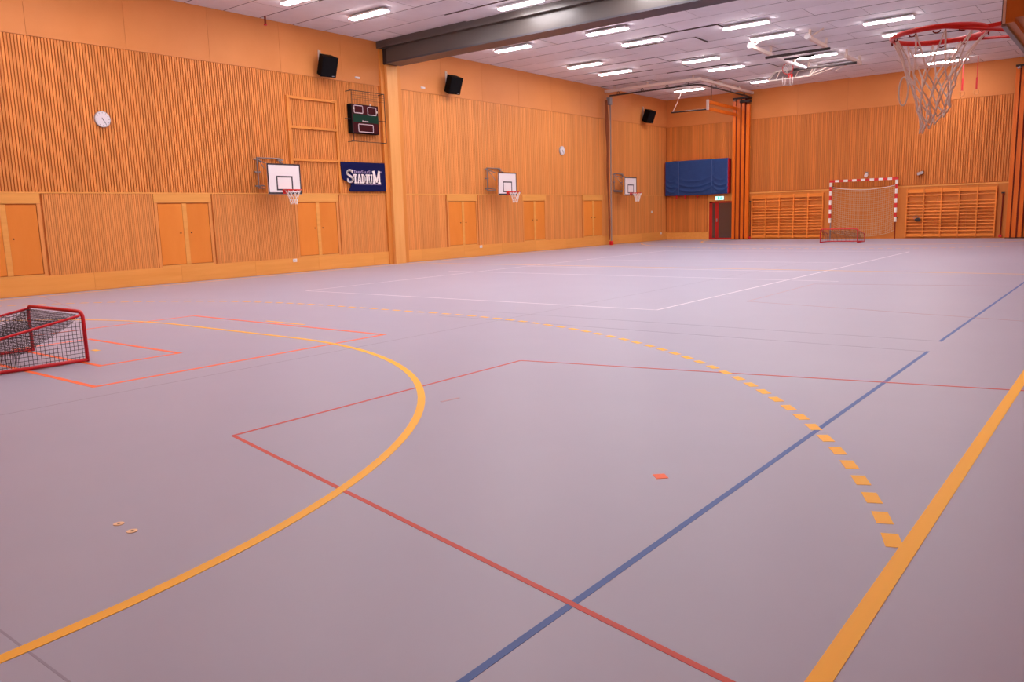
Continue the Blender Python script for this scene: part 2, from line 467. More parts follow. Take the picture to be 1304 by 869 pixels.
# glazed red door
d = struct('door_7', MB().box(-18.50, -17.24, D + 0.0, D + 0.035, 0.0, 1.97), 'dark_steel', 'red framed glazed door below the green exit sign', 'door')
fr = MB()
for a, b, z0, z1 in ((-18.62, -18.44, 0, 2.03), (-18.27, -18.08, 0.06, 1.97), (-17.30, -17.20, 0, 2.03), (-18.62, -17.20, 1.95, 2.03), (-18.44, -17.30, 0.0, 0.09)):
    fr.box(a, b, D - 0.03, D + 0.03, z0, z1)
obj('door_frame', fr, 'door_red', d)
obj('pane', MB().box(-18.44, -18.27, D - 0.012, D - 0.002, 0.09, 1.95), 'door_glass', d)
obj('pane', MB().box(-18.08, -17.30, D - 0.012, D - 0.002, 0.09, 1.95), 'door_glass', d)
obj('handle', MB().box(-18.20, -18.14, D - 0.07, D - 0.03, 0.95, 1.12), 'steel', d)
obj('lintel', MB().box(-18.72, -17.12, D - 0.012, D + 0.036, 2.04, BAND - 0.06), 'trim_wood', d)
obj('jamb_board', MB().box(-18.72, -18.63, D - 0.012, D + 0.036, 0.0, 2.04), 'trim_wood', d)

# ---- walls out of view
wall_r = struct('wall_right', MB().box(R + 0.036, R + 0.25, N - 0.2, D + 0.2, 0, H + 0.05), 'slat_back', 'slatted pine wall behind the near basket', 'wall')
slats('upper_slats', wall_r, '-y', N, D, BAND, SLAT, 0.074, 0.052, 0.036, R, 'slat')
slats('lower_slats', wall_r, '-y', N, D, 0.02, BAND - 0.02, 0.060, 0.053, 0.034, R, 'slat_fine')
obj('upper_panel', MB().box(R, R + 0.036, N, D, SLAT + 0.012, H), 'upper_panel', wall_r)
wall_b = struct('wall_back', MB().box(L - 0.25, R + 0.25, N - 0.25, N - 0.036, 0, H + 0.05), 'slat_back', 'slatted pine end wall behind the viewer', 'wall')
slats('upper_slats', wall_b, '-x', L, R, BAND, SLAT, 0.098, 0.062, 0.036, N, 'far_slat')
obj('lower_panel', MB().box(L, R, N - 0.036, N - 0.004, 0, 2.44), 'far_panel', wall_b)
obj('upper_panel', MB().box(L, R, N - 0.036, N, SLAT + 0.012, H), 'upper_panel', wall_b)

# ---- ceiling of painted panels
ceil = struct('ceiling', MB().box(L - 0.25, R + 0.25, N - 0.25, D + 0.25, H + 0.06, H + 0.2), 'ceiling_void', 'ceiling of pinkish white rectangular panels', 'ceiling')
PX = (R - L) / 8
cp_me = MB().box(0.006, PX - 0.006, 0.015, 1.185, 0.0, 0.045).mesh('ceiling_panel', 'ceiling_panel')
cp_me.materials.append(MATS['panel_edge'])
for pf in cp_me.polygons:
    if abs(pf.normal.z) < 0.5: pf.material_index = 1
row = 0
y = 19.95 - 1.2 * 18
while y < D:
    ln = min(1.2, D - y)
    y0 = max(y, N)
    if y + ln > N + 0.1:
        off = 0.0 if row % 2 == 0 else PX / 2
        xs = [L + off + PX * i for i in range(-1, 9)]
        for x in xs:
            a = max(x, L); b = min(x + PX, R)
            if b - a < 0.3: continue
            sag = random.random()
            dz = -random.uniform(0.0, 0.006) if sag < 0.80 else -random.uniform(0.015, 0.045)
            rx = 0.0 if sag < 0.80 else random.uniform(-0.02, 0.012)
            put(cp_me, 'ceiling_panel', ceil, (a, y, H + dz), (rx if ln > 1 else 0, 0, 0), ((b - a) / PX, ln / 1.2, 1))
    y += 1.2; row += 1

# ================================================================== THINGS
# ---- ceiling luminaires
lb = MB().box(-0.76, 0.76, -0.145, 0.145, -0.05, 0.0).mesh('body', 'lamp_body')
dm = MB(); dm.prism([(-0.125, 0.0), (0.125, 0.0), (0.10, -0.028), (-0.10, -0.028)], lambda u, v, dd: (dd, u, v), -0.745, 0.745)
dm = dm.mesh('diffuser', 'lamp_diffuser')
rows = {-18.33: [2.6, 7.3, 9.75, 14.5, 16.9, 21.55, 23.8, 28.53, 30.93, 38.12],
        -14.45: [2.5, 4.9, 9.7, 12.1, 16.8, 19.16, 23.88, 26.23, 31.06, 33.57, 38.33],
        -10.72: [7.3, 12.1, 14.5, 19.2, 21.6, 26.45, 28.85, 33.77, 36.38],
        -7.02: [2.8, 7.6, 10.0, 14.8, 17.2, 22.0, 24.4, 29.23, 31.7, 36.78, 39.32],
        -3.3: [5.4, 10.2, 17.4, 24.6, 27.0]}
for x, ys in rows.items():
    nth = {-18.33: 'first', -14.45: 'second', -10.72: 'third', -7.02: 'fourth', -3.3: 'fifth'}[x]
    order = ['first', 'second', 'third', 'fourth', 'fifth', 'sixth', 'seventh']
    near = sorted((y for y in ys if y < 20.3), reverse=True); far = sorted(y for y in ys if y > 23.4)
    for y in ys:
        if y in near: lab = 'white luminaire in %s row from hatch-door wall, %s from beam towards near basket' % (nth, order[near.index(y)])
        elif y in far: lab = 'white luminaire in %s row from hatch-door wall, %s from beam towards end wall' % (nth, order[far.index(y)])
        else: lab = 'white luminaire tucked close behind the dark beam, %s row from hatch-door wall' % nth
        t = thing('ceiling_luminaire', lab, 'ceiling light', (x, y, H - 0.05), 0, 'luminaires in rows on the ceiling')
        put(lb, 'body', t); put(dm, 'diffuser', t, (0, 0, -0.05))

# ---- basketball hoops that fold out from a wall (local x = out of the wall)
def circle(c, r, n, ax='z'):
    out = []
    for i in range(n):
        a = 2 * math.pi * i / n
        if ax == 'z': out.append((c[0] + r * math.cos(a), c[1] + r * math.sin(a), c[2]))
        elif ax == 'y': out.append((c[0] + r * math.cos(a), c[1], c[2] + r * math.sin(a)))
        else: out.append((c[0], c[1] + r * math.cos(a), c[2] + r * math.sin(a)))
    return out
def net_mesh(levels, n, r, k=5, seed=1, jitter=0.006, lean=0.0):
    """levels: list of (cx, cy, z, radius); diamonds between successive levels"""
    rnd = random.Random(seed)
    nodes = []
    for li, (cx, cy, z, rad) in enumerate(levels):
        ringp = []
        for i in range(n):
            a = 2 * math.pi * (i + (0.5 if li % 2 else 0)) / n
            j = 0 if li == 0 else jitter
            ringp.append(Vector((cx + rad * math.cos(a) + rnd.uniform(-j, j), cy + rad * math.sin(a) + rnd.uniform(-j, j), z + rnd.uniform(-j, j) - lean * li / len(levels) * math.cos(a))))
        nodes.append(ringp)
    mb = MB()
    for li in range(len(levels) - 1):
        for i in range(n):
            a = nodes[li][i]
            for dlt in ((0, -1) if li % 2 == 0 else (0, 1)):
                b = nodes[li + 1][(i + dlt) % n]
                mid = (a + b) / 2
                c = Vector((levels[li][0], levels[li][1], mid.z))
                mid += (c - mid) * (0.05)
                mb.tube([a, mid, b], r, k)
    return mb
def basket(label, loc, rotz, dist, group=None, zoff=0.0, fine=False):
    t = thing('basketball_hoop', label, 'basketball hoop', loc, rotz, group)
    zb, zt = 2.44 + zoff, 3.33 + zoff
    # steel frame on the wall
    f = MB()
    for yy in (-0.42, 0.42): f.tube([(0.05, yy, 2.62), (0.05, yy, 3.56)], 0.019, 8)
    for zz in (2.64, 3.54): f.tube([(0.05, -0.42, zz), (0.05, 0.42, zz)], 0.019, 8)
    for yy in (-0.42, 0.42):
        for zz in (2.70, 3.12, 3.50): f.box(0.0, 0.05, yy - 0.10, yy + 0.10, zz - 0.02, zz + 0.02)
    obj('wall_frame', f, 'grey_paint', t)
    for yy in (-0.36, 0.36):
        ar = MB()
        ar.tube([(0.06, yy, 2.72), (dist - 0.05, yy * 0.7, 2.62 + zoff)], 0.018, 8)
        ar.tube([(0.06, yy, 3.46), (dist - 0.05, yy * 0.7, 3.20 + zoff)], 0.018, 8)
        ar.tube([(0.06, yy, 3.46), (dist - 0.05, yy * 0.7, 2.62 + zoff)], 0.013, 6)
        obj('swing_arm', ar, 'grey_paint', t)
    bd = obj('backboard', MB().box(dist - 0.012, dist, -0.6, 0.6, zb, zt), 'board_white', t)
    e = MB()
    def frame(y0, y1, z0, z1, wd, d0, d1):
        e.box(d0, d1, y0, y1, z0, z0 + wd); e.box(d0, d1, y0, y1, z1 - wd, z1)
        e.box(d0, d1, y0, y0 + wd, z0 + wd, z1 - wd); e.box(d0, d1, y1 - wd, y1, z0 + wd, z1 - wd)
    frame(-0.6, 0.6, zb, zt, 0.045, dist, dist + 0.003)
    frame(-0.295, 0.295, zb + 0.10, zb + 0.53, 0.045, dist, dist + 0.003)
    obj('board_marking', e, 'black_line', bd)
    bk = MB()
    bk.box(dist - 0.05, dist - 0.013, -0.6, 0.6, zb, zt)
    for y0, y1 in ((-0.6, -0.46), (0.46, 0.6)): bk.box(dist - 0.12, dist - 0.05, y0, y1, zb + 0.02, zt)
    for z0, z1 in ((zb + 0.02, zb + 0.12), (zt - 0.12, zt)): bk.box(dist - 0.115, dist - 0.05, -0.459, 0.459, z0, z1)
    obj('back_frame', bk, 'board_ply', t)
    obj('edge_band', MB().box(dist - 0.018, dist + 0.002, -0.602, 0.602, zb - 0.014, zb - 0.001), 'grey_paint', t)
    obj('dark_plate', MB().box(dist - 0.15, dist - 0.121, -0.56, -0.49, zb + 0.16, zb + 0.55), 'dark_steel', t)  # dark upright strip on the back of one side batten
    zr = zb + 0.10
    cx = dist + 0.375
    rg = obj('ring', MB().tube(circle((cx, 0, zr), 0.235, 40 if fine else 24), 0.0145, 8, closed=True), 'ring_red', t, smooth=True)
    br = MB()
    br.box(dist, dist + 0.012, -0.09, 0.09, zr - 0.10, zr + 0.03)
    br.prism([(-0.08, dist + 0.012), (0.08, dist + 0.012), (0.05, dist + 0.145), (-0.05, dist + 0.145)], lambda u, v, dd: (v, u, dd), zr - 0.010, zr + 0.010)
    for sg in (-1, 1):
        br.tube([(dist + 0.012, sg * 0.08, zr - 0.05), (dist + 0.10, sg * 0.13, zr - 0.035), (cx - 0.06, sg * 0.228, zr - 0.006)], 0.008, 6)
    obj('ring_bracket', br, 'ring_red', rg, smooth=False)
    hk = MB()
    for i in range(12):
        a = 2 * math.pi * (i + 0.25) / 12
        c = (cx + 0.235 * math.cos(a), 0.235 * math.sin(a), zr - 0.018)
        tx, ty = -math.sin(a), math.cos(a)
        hk.tube([(c[0] + tx * 0.018 * math.cos(b), c[1] + ty * 0.018 * math.cos(b), c[2] - 0.012 * math.sin(b)) for b in (0, 0.8, 1.6, 2.4, 3.14)], 0.0035, 4)
    obj('net_hook', hk, 'dark_red', rg, kind='stuff')
    return t, cx, zr, rg
for yc, word in ((15.08, 'between the first hatch doors and the banner'), (25.9, 'past the wooden column, between two hatch doors'), (35.9, 'beside the bunched curtain, before the blue mat')):
    t, cx, zr, rg = basket('white folding basketball hoop on the slatted wall ' + word, (L, yc, 0), 0, 0.76)
    nm = net_mesh([(cx, 0, zr - 0.015, 0.232), (cx, 0, zr - 0.13, 0.18), (cx, 0, zr - 0.24, 0.135), (cx, 0, zr - 0.33, 0.11), (cx, 0, zr - 0.42, 0.10)], 10, 0.008, 4)
    obj('net', nm, 'net_white', t)
# near basket on the right wall, board seen from behind
t, cx, zr, rg = basket('near red basketball ring with white net on a board seen from behind', (R, 5.1, 0), math.pi, R + 0.585, zoff=-0.03, fine=True)
lv = [(cx, 0, zr - 0.012, 0.233), (cx + 0.02, 0.0, zr - 0.21, 0.125), (cx + 0.015, 0, zr - 0.285, 0.100), (cx + 0.01, 0, zr - 0.36, 0.082), (cx, 0, zr - 0.43, 0.072), (cx + 0.01, 0, zr - 0.475, 0.062)]
nm = net_mesh(lv, 10, 0.0044, 6, seed=3, jitter=0.010, lean=0.06)
lx = cx + 0.165
nm.tube([(lx + 0.024 * math.sin(2 * math.pi * k / 18), 0.02, zr - 0.285 + 0.078 * math.cos(2 * math.pi * k / 18)) for k in range(18)], 0.0045, 6, closed=True)
nm.tube([(cx + 0.20, 0.11, zr - 0.012), (cx + 0.17, 0.06, zr - 0.12), (lx - 0.028, 0.015, zr - 0.21), (cx + 0.11, 0.0, zr - 0.25)], 0.0042, 6)
obj('net', nm, 'net_white', t)

# ---- clocks
def clock(y, z, label):
    t = thing('wall_clock', label, 'clock', (L, y, z))
    obj('case', MB().cyl((0.0, 0, 0), (0.055, 0, 0), 0.20, 32), 'clock_rim', t)
    obj('dial', MB().cyl((0.055, 0, 0), (0.060, 0, 0), 0.185, 32), 'clock_white', t)
    tk = MB()
    for i in range(12):
        a = math.pi * 2 * i / 12; c, s = math.cos(a), math.sin(a)
        tk.obox((0.062, c * 0.145, s * 0.145), (0.062, c * 0.172, s * 0.172), 0.010, 0.003, up=(1, 0, 0))
    obj('hour_mark', tk, 'black_line', t, kind='stuff')
    obj('hour_hand', MB().obox((0.064, -0.02, 0.04), (0.064, 0.045, -0.085), 0.014, 0.003, up=(1, 0, 0)), 'black_line', t)
    obj('minute_hand', MB().obox((0.067, -0.015, 0.035), (0.067, 0.075, -0.125), 0.009, 0.003, up=(1, 0, 0)), 'black_line', t)
clock(10.17, 4.33, 'round white wall clock high on the coarse slats before the column')
clock(30.92, 4.47, 'round white wall clock above the hatch doors past the column')

# ---- loudspeakers
def speaker(y, z, label):
    t = thing('loudspeaker', label, 'loudspeaker', (L + 0.012, y, z))
    rot = Matrix.Rotation(math.radians(-10), 3, 'Z') @ Matrix.Rotation(math.radians(23), 3, 'Y')
    off = Vector((0.34, 0, 0))
    def tr(mb):
        mb.v = [tuple(rot @ Vector(v) + off) for v in mb.v]; return mb
    obj('cabinet', tr(MB().prism([(-0.20, -0.20), (0.19, -0.27), (0.19, 0.27), (-0.20, 0.20)], lambda u, v, dd: (u, v, dd), -0.31, 0.31)), 'black_plastic', t)
    obj('grille', tr(MB().box(0.191, 0.205, -0.255, 0.255, -0.295, 0.295)), 'black_grille', t)
    obj('badge', tr(MB().box(0.205, 0.209, 0.12, 0.20, -0.275, -0.258)), 'steel', t)
    br = MB(); br.box(0.0, 0.02, -0.05, 0.05, -0.16, 0.52); br.obox((0.01, 0, 0.05), (0.2, 0, 0.02), 0.06, 0.05); br.obox((0.02, 0, 0.46), (0.26, 0, 0.28), 0.02, 0.02)
    obj('bracket', br, 'rail_cream', t)
speaker(17.30, 6.48, 'black loudspeaker above the scoreboard before the wooden column')
speaker(23.28, 6.53, 'black loudspeaker just past the wooden column')
speaker(38.55, 6.55, 'black loudspeaker near the far corner above the third hoop')

# ---- wooden batten frame on the slats
t = thing('batten_frame', 'pine batten frame of two uprights and three rails over the slats', 'wall frame', (L + 0.006, 16.9, 2.5))
for yy in (-0.97, 0.93): obj('upright', MB().box(0.0, 0.05, yy - 0.045, yy + 0.045, 0.0, 2.99), 'column_side', t)
for zz in (2.945, 2.04, 1.04): obj('rail', MB().box(0.0, 0.055, -0.924, 0.884, zz - 0.04, zz + 0.04), 'column_side', t)

# ---- scoreboard in its guard frame
t = thing('scoreboard', 'dark electronic scoreboard with maroon digit windows on the slatted wall', 'scoreboard', (L, 18.92, 4.48))
SD = 0.22
obj('case', MB().box(0.03, SD, -0.61, 0.61, 0.0, 0.95), 'black_plastic', t, bevel=0.01)
obj('face_panel', MB().box(SD, SD + 0.004, -0.58, 0.58, 0.02, 0.93), 'score_maroon', t)
obj('green_band', MB().box(SD + 0.004, SD + 0.007, -0.56, 0.58, 0.36, 0.62), 'score_green', t)
def window(y0, y1, z0, z1):
    o = obj('digit_window', MB().box(SD + 0.004, SD + 0.009, y0, y1, z0, z1), 'score_maroon', t)
    pts = []; r = 0.03
    for cy, cz, a0 in ((y1 - r, z1 - r, 0), (y0 + r, z1 - r, 90), (y0 + r, z0 + r, 180), (y1 - r, z0 + r, 270)):
        for i in range(4):
            a = math.radians(a0 + 30 * i); pts.append((SD + 0.010, cy + r * math.cos(a), cz + r * math.sin(a)))
    obj('window_outline', MB().tube(pts, 0.013, 5, closed=True), 'score_outline', o)
window(-0.48, -0.10, 0.66, 0.90); window(0.12, 0.50, 0.63, 0.88); window(-0.32, 0.33, 0.05, 0.30)
lt = MB()
for i, h in enumerate((0.05, 0.035, 0.03, 0.035, 0.03, 0.035, 0.03)):
    lt.box(SD + 0.007, SD + 0.010, -0.13 + i * 0.038, -0.13 + i * 0.038 + 0.026, 0.385, 0.385 + h)
obj('maker_lettering', lt, 'score_outline', t)
for yy, zz in ((-0.50, 0.80), (0.52, 0.74), (0.24, 0.965)):
    obj('clip', MB().box(SD, SD + 0.03, yy - 0.025, yy + 0.025, zz - 0.03, zz + 0.03), 'rail_cream', t)
cg = MB()
y0, y1, z0, z1, dx = -0.62, 0.84, -0.28, 1.36, 0.30
for yy in (y0, y1): cg.tube([(dx, yy, z0), (dx, yy, z1)], 0.010 if yy == y0 else 0.014, 6)
for zz in (z0, z1): cg.tube([(dx, y0 - 0.1, zz), (dx, y1, zz)], 0.012, 6)
for i in range(1, 5): cg.tube([(dx, y0, z1 - 0.07 * i), (dx, y1, z1 - 0.07 * i)], 0.004, 4)
for i in range(1, 12): cg.tube([(dx, y0 + (y1 - y0) * i / 12, z1), (dx, y0 + (y1 - y0) * i / 12, 0.97)], 0.003, 4)
for yy in (y0, y1):
    for zz in (z0, z1): cg.tube([(0, yy, zz), (dx, yy, zz)], 0.012, 6)
for yy, e in ((-0.61, -0.85), (0.61, 0.84)): cg.tube([(0.18, yy, 0.45), (0.18 if e < 0 else dx, e, 0.45)], 0.016, 6)
obj('guard_frame', cg, 'dark_steel', t)

# ---- blue banner
def wall_pt(u, v, dd): return (L + dd, u, v)
t = thing('banner', 'navy blue sports shop banner with white lettering beside the column', 'banner', (L, 18.8, 2.55))
TB = lambda u, v, dd: (dd + 0.058, u - 18.8, v - 2.55)
outline = [(17.85, 3.53), (17.87, 3.10), (17.93, 2.95), (18.03, 2.905), (18.12, 2.90), (18.18, 2.84), (18.26, 2.80), (18.22, 2.68), (18.15, 2.62), (18.19, 2.555), (19.83, 2.565), (19.82, 3.535)]
obj('cloth', MB().prism(outline, TB, 0.0, 0.03), 'banner_blue', t)
def seg(mb, pts, wd, d0, d1):
    for (a, b) in zip(pts[:-1], pts[1:]):
        a = Vector(a); b = Vector(b); q = (b - a).normalized(); nn = Vector((-q.y, q.x)) * wd / 2
        e = q * wd * 0.12
        mb.prism([tuple(a + nn - e), tuple(b + nn + e), tuple(b - nn + e), tuple(a - nn - e)], TB, d0, d1)
def arc2(cx, cy, rx, ry, a0, a1, n=10):
    return [(cx + rx * math.cos(math.radians(a0 + (a1 - a0) * i / n)), cy + ry * math.sin(math.radians(a0 + (a1 - a0) * i / n))) for i in range(n + 1)]
def glyph(ch, x, z, wd, ht, st):
    """strokes of a slab-serif capital in the box x..x+wd, z..z+ht: list of (points, width)"""
    s = st; h = st * 0.55; out = []
    X = lambda f: x + wd * f
    Z = lambda f: z + ht * f
    top, bot = z + ht - h / 2, z + h / 2
    if ch == 'T':
        out = [([(x, top), (x + wd, top)], h), ([(X(.5), z), (X(.5), z + ht)], s), ([(X(.2), bot), (X(.8), bot)], h), ([(x + h / 2, top), (x + h / 2, Z(.76))], h), ([(x + wd - h / 2, top), (x + wd - h / 2, Z(.76))], h)]
    elif ch == 'A':
        out = [([(X(.16), z), (X(.44), z + ht)], s * .75), ([(X(.84), z), (X(.56), z + ht)], s), ([(X(.26), Z(.32)), (X(.72), Z(.32))], h), ([(x, bot), (X(.36), bot)], h), ([(X(.62), bot), (x + wd, bot)], h)]
    elif ch == 'D':
        out = [([(X(.22), z), (X(.22), z + ht)], s), (arc2(X(.30), Z(.5), wd * .58, ht * .5 - h * .5, 90, -90, 12), s * .85), ([(x, top), (X(.5), top)], h), ([(x, bot), (X(.5), bot)], h)]
    elif ch == 'I':
        out = [([(X(.5), z), (X(.5), z + ht)], s), ([(x, top), (x + wd, top)], h), ([(x, bot), (x + wd, bot)], h)]
    elif ch == 'U':
        out = [([(X(.2), z + ht), (X(.2), Z(.3)), *arc2(X(.5), Z(.3), wd * .3, ht * .3 - h * .4, 180, 360, 10), (X(.8), z + ht)], s * .85), ([(x, top), (X(.42), top)], h), ([(X(.58), top), (x + wd, top)], h)]
    elif ch == 'M':
        out = [([(X(.15), z), (X(.15), z + ht)], s * .75), ([(X(.85), z), (X(.85), z + ht)], s), ([(X(.17), z + ht), (X(.5), Z(.12))], s), ([(X(.83), z + ht), (X(.5), Z(.12))], s * .8), ([(x, bot), (X(.32), bot)], h), ([(X(.66), bot), (x + wd, bot)], h), ([(x, top), (X(.25), top)], h), ([(X(.75), top), (x + wd, top)], h)]
    elif ch == 'E':
        out = [([(X(.2), z), (X(.2), z + ht)], s), ([(x, top), (x + wd, top)], h), ([(x, bot), (x + wd, bot)], h), ([(x, Z(.5)), (X(.8), Z(.5))], h)]
    elif ch == 'L':
        out = [([(X(.3), z), (X(.3), z + ht)], s), ([(x, bot), (x + wd, bot)], h), ([(x + wd - h / 2, bot), (x + wd - h / 2, Z(.3))], h)]
    elif ch == 'S':
        cv = arc2(X(.5), Z(.73), wd * .38, ht * .215, 20, 200, 10) + [(X(.3), Z(.58)), (X(.62), Z(.45))] + arc2(X(.5), Z(.265), wd * .38, ht * .215, 20, -160, 10)
        out = [(cv, s), ([(X(.86), Z(.99)), (X(.86), Z(.72))], h), ([(X(.12), Z(.03)), (X(.12), Z(.3))], h)]
    return out
def letter(ch, x, z, wd, ht, st, mat='letter_white', shadow=True):
    mb = MB()
    for k, (pts, ww) in enumerate(glyph(ch, x, z, wd, ht, st)): seg(mb, pts, ww, 0.034, 0.040 + 0.0004 * k)
    o = obj('letter', mb, mat, t)
    if shadow:
        mb = MB()
        for pts, ww in glyph(ch, x + 0.018, z - 0.018, wd, ht, st): seg(mb, pts, ww, 0.030, 0.0335)
        obj('letter_shadow', mb, 'letter_shadow', o)
letter('S', 18.07, 2.86, 0.30, 0.42, 0.075)
xx = 18.355
for ch, wd in (('T', .165), ('A', .185), ('D', .175), ('I', .11), ('U', .19)):
    letter(ch, xx, 2.835, wd, 0.295, 0.058); xx += wd + 0.008
letter('M', xx + 0.0, 2.83, 0.36, 0.42, 0.075)
xx = 18.39
for i, ch in enumerate('TEAM SALES'):
    if ch == ' ': xx += 0.02; continue
    big = i in (0, 5, 9)
    letter(ch, xx, 3.165, 0.072, 0.10 if big else 0.07, 0.020, 'letter_lilac', False); xx += 0.08
obj('underline', MB().prism([(18.40, 2.795), (19.60, 2.785), (19.60, 2.797), (18.40, 2.807)], TB, 0.030, 0.034), 'letter_lilac', t)
obj('registered_mark', MB().tube([(0.091, 19.63 - 18.8 + 0.025 * math.cos(a * 0.785), 3.22 - 2.55 + 0.025 * math.sin(a * 0.785)) for a in range(8)], 0.007, 4, closed=True), 'letter_lilac', t)

# ---- floorball goals: local +y is the open front
def floorball_goal(label, loc, rotz, mesh_step, strand):
    t = thing('floorball_goal', label, 'floorball goal', loc, rotz)
    W2, HT, DP = 0.785, 0.60, 1.15
    r = 0.022
    fr = []
    for i in range(7):
        a = math.pi / 2 * i / 6
        fr.append((-W2 + 0.09 - 0.09 * math.cos(a), 0, HT - 0.09 + 0.09 * math.sin(a)))
    arch = [(-W2, 0, 0.0)] + fr + [(-q[0], 0, q[2]) for q in reversed(fr)] + [(W2, 0, 0.0)]
    obj('front_arch', MB().tube(arch, r, 10), 'red_paint', t, smooth=True)
    obj('base_rail', MB().tube([(-W2, 0, r), (-W2, -DP + 0.08, r), (-W2 + 0.08, -DP, r), (W2 - 0.08, -DP, r), (W2, -DP + 0.08, r), (W2, 0, r)], r, 10), 'red_paint', t, smooth=True)
    def side(y):   # height of the side stay over depth y (0..-DP)
        s = -y / DP
        if s < 0.88: return HT - 0.035 - 0.215 * s
        q = (s - 0.88) / 0.12
        return (HT - 0.035 - 0.215 * 0.88) * math.sqrt(max(0.0, 1 - q * q))
    prof = [(-DP * i / 24) for i in range(25)]
    for sx in (-1, 1):
        pts = [(sx * (W2 - 0.06 * 0), y, max(side(y), r)) for y in prof]
        pts[0] = (sx * (W2 - 0.06), -0.005, HT - 0.03)
        obj('side_stay', MB().tube(pts, 0.016, 8), 'red_paint', t, smooth=True)
    nt = MB()
    ny = int(DP / mesh_step)
    for sx in (-1, 1):
        for i in range(1, ny):
            y = -DP * i / ny
            nt.tube([(sx * W2, y, 0.03), (sx * W2, y, side(y))], strand, 4)
        nz = int(HT / mesh_step)
        for j in range(1, nz + 1):
            z = HT * j / nz - 0.03
            ys = [y for y in prof if side(y) > z]
            if ys: nt.tube([(sx * W2, 0, z), (sx * W2, min(ys), z)], strand, 4)
    nx = int(2 * W2 / mesh_step)
    nc = nx // 2
    for i in range(1, nc):
        x = -W2 + 2 * W2 * i / nc
        sag = 0.05 * math.sin(math.pi * i / nc)
        nt.tube([(x, y, max(0.03, side(y) - sag * min(1, -y * 4))) for y in prof[::2]], strand, 4)
    for j in range(1, ny + 2, 2):
        y = -DP * min(1, j / ny)
        nt.tube([(x, y, max(0.03, side(y) - 0.05 * math.sin(math.pi * (x + W2) / (2 * W2)) * min(1, -y * 4))) for x in [-W2 + 2 * W2 * q / 8 for q in range(9)]], strand, 4)
    nb = int(0.36 / mesh_step)
    for j in range(1, nb):
        z = 0.36 * j / nb
        nt.tube([(-W2, -DP, z), (W2, -DP, z)], strand, 4)
    o = obj('net', nt, 'net_dark', t, kind='stuff')
    dn = MB()      # slack inner catch net from the crossbar to the back
    nd = 16
    for i in range(nx + 1):
        x = -W2 + 0.02 + (2 * W2 - 0.04) * i / nx
        dn.tube([(x, -0.02 - (DP * 0.62) * q, HT - 0.04 - 0.38 * (q ** 0.8)) for q in (0, .25, .5, .75, 1)] + [(x, -DP * 0.66, 0.03)], strand, 4)
    for j in range(nd + 1):
        q = j / nd
        dn.tube([(-W2 + 0.02, -0.02 - DP * 0.62 * q, HT - 0.04 - 0.38 * (q ** 0.8)), (W2 - 0.02, -0.02 - DP * 0.62 * q, HT - 0.04 - 0.38 * (q ** 0.8))], strand, 4)
    obj('catch_net', dn, 'net_dark', t, kind='stuff')
    return t
floorball_goal('red framed floorball goal with black net on the orange goal area', (-10.685, 4.28, 0.004), 0.0, 0.045, 0.0028)
floorball_goal('small red floorball goal in front of the striped handball goal', (-10.46, 36.6, 0.004), math.pi, 0.16, 0.0035)

# ---- handball goal raised on supports
t = thing('handball_goal', 'red and white striped handball goal hanging on the end wall', 'handball goal', (-10.66, D - 0.03, 0))
GY = -0.30
def striped(a, b, first_red, n, name, wd=0.105):
    a = Vector(a); b = Vector(b); red = MB().obox(a, b, wd * 0.96, wd * 0.96, up=(0, 1, 0)); bands = []
    for i in range(n):
        p = a + (b - a) * (i / n); q = a + (b - a) * ((i + 1) / n)
        if (i % 2 == 0) != first_red: bands.append(MB().obox(p, q, wd, wd, up=(0, 1, 0)))
    o = obj(name, red, 'goal_red', t)
    for wb in bands: obj('white_band', wb, 'goal_white', o)
    return o
zt, zb_ = 2.80, 0.80
for sx in (-1.49, 1.49):
    striped((sx, GY, zt - 0.04), (sx, GY, zb_), False, 9, 'post')
    obj('corner_block', MB().box(sx - 0.058 if sx < 0 else sx - 0.20, sx + 0.20 if sx < 0 else sx + 0.058, GY - 0.058, GY + 0.058, zt - 0.06, zt + 0.058), 'goal_red', t)
    obj('support_leg', MB().tube([(sx + (0.03 if sx < 0 else 0.0), GY + 0.02, 0.0), (sx + (0.03 if sx < 0 else 0.0), GY + 0.02, zb_)], 0.028, 8), 'grey_paint' if sx < 0 else 'dark_red', t)
    obj('wall_hinge', MB().box(sx - 0.03, sx + 0.03, GY + 0.04, 0.0, zt - 0.30, zt - 0.24), 'dark_steel', t)
    obj('wall_hinge', MB().box(sx - 0.03, sx + 0.03, GY + 0.04, 0.0, 0.95, 1.01), 'dark_steel', t)
striped((-1.29, GY, zt), (1.29, GY, zt), False, 13, 'crossbar')
nt = MB()
ztop = lambda f: 2.50 - 0.16 * math.sin(math.pi * f)
zbot = lambda f: 0.42 - 0.30 * math.sin(math.pi * f) ** 0.6
for i in range(31):
    f = i / 30; x = -1.42 + 2.84 * f
    nt.tube([(x, GY + 0.12 + 0.08 * math.sin(math.pi * f), ztop(f) + (zbot(f) - ztop(f)) * q) for q in (0, .5, 1)], 0.006, 4)
for j in range(1, 22):
    q = j / 22
    nt.tube([(-1.42 + 2.84 * f, GY + 0.12 + 0.08 * math.sin(math.pi * f), ztop(f) + (zbot(f) - ztop(f)) * q) for f in [k / 8 for k in range(9)]], 0.006, 4)
obj('net', nt, 'net_pale', t, kind='stuff')
obj('net_rope', MB().tube([(-1.45 + 2.9 * f, GY + 0.12 + 0.08 * math.sin(math.pi * f), ztop(f)) for f in [k / 12 for k in range(13)]], 0.014, 5), 'net_white', t)
obj('net_rope', MB().tube([(-1.45 + 2.9 * f, GY + 0.12 + 0.08 * math.sin(math.pi * f), zbot(f)) for f in [k / 12 for k in range(13)]], 0.010, 5), 'net_pale', t)

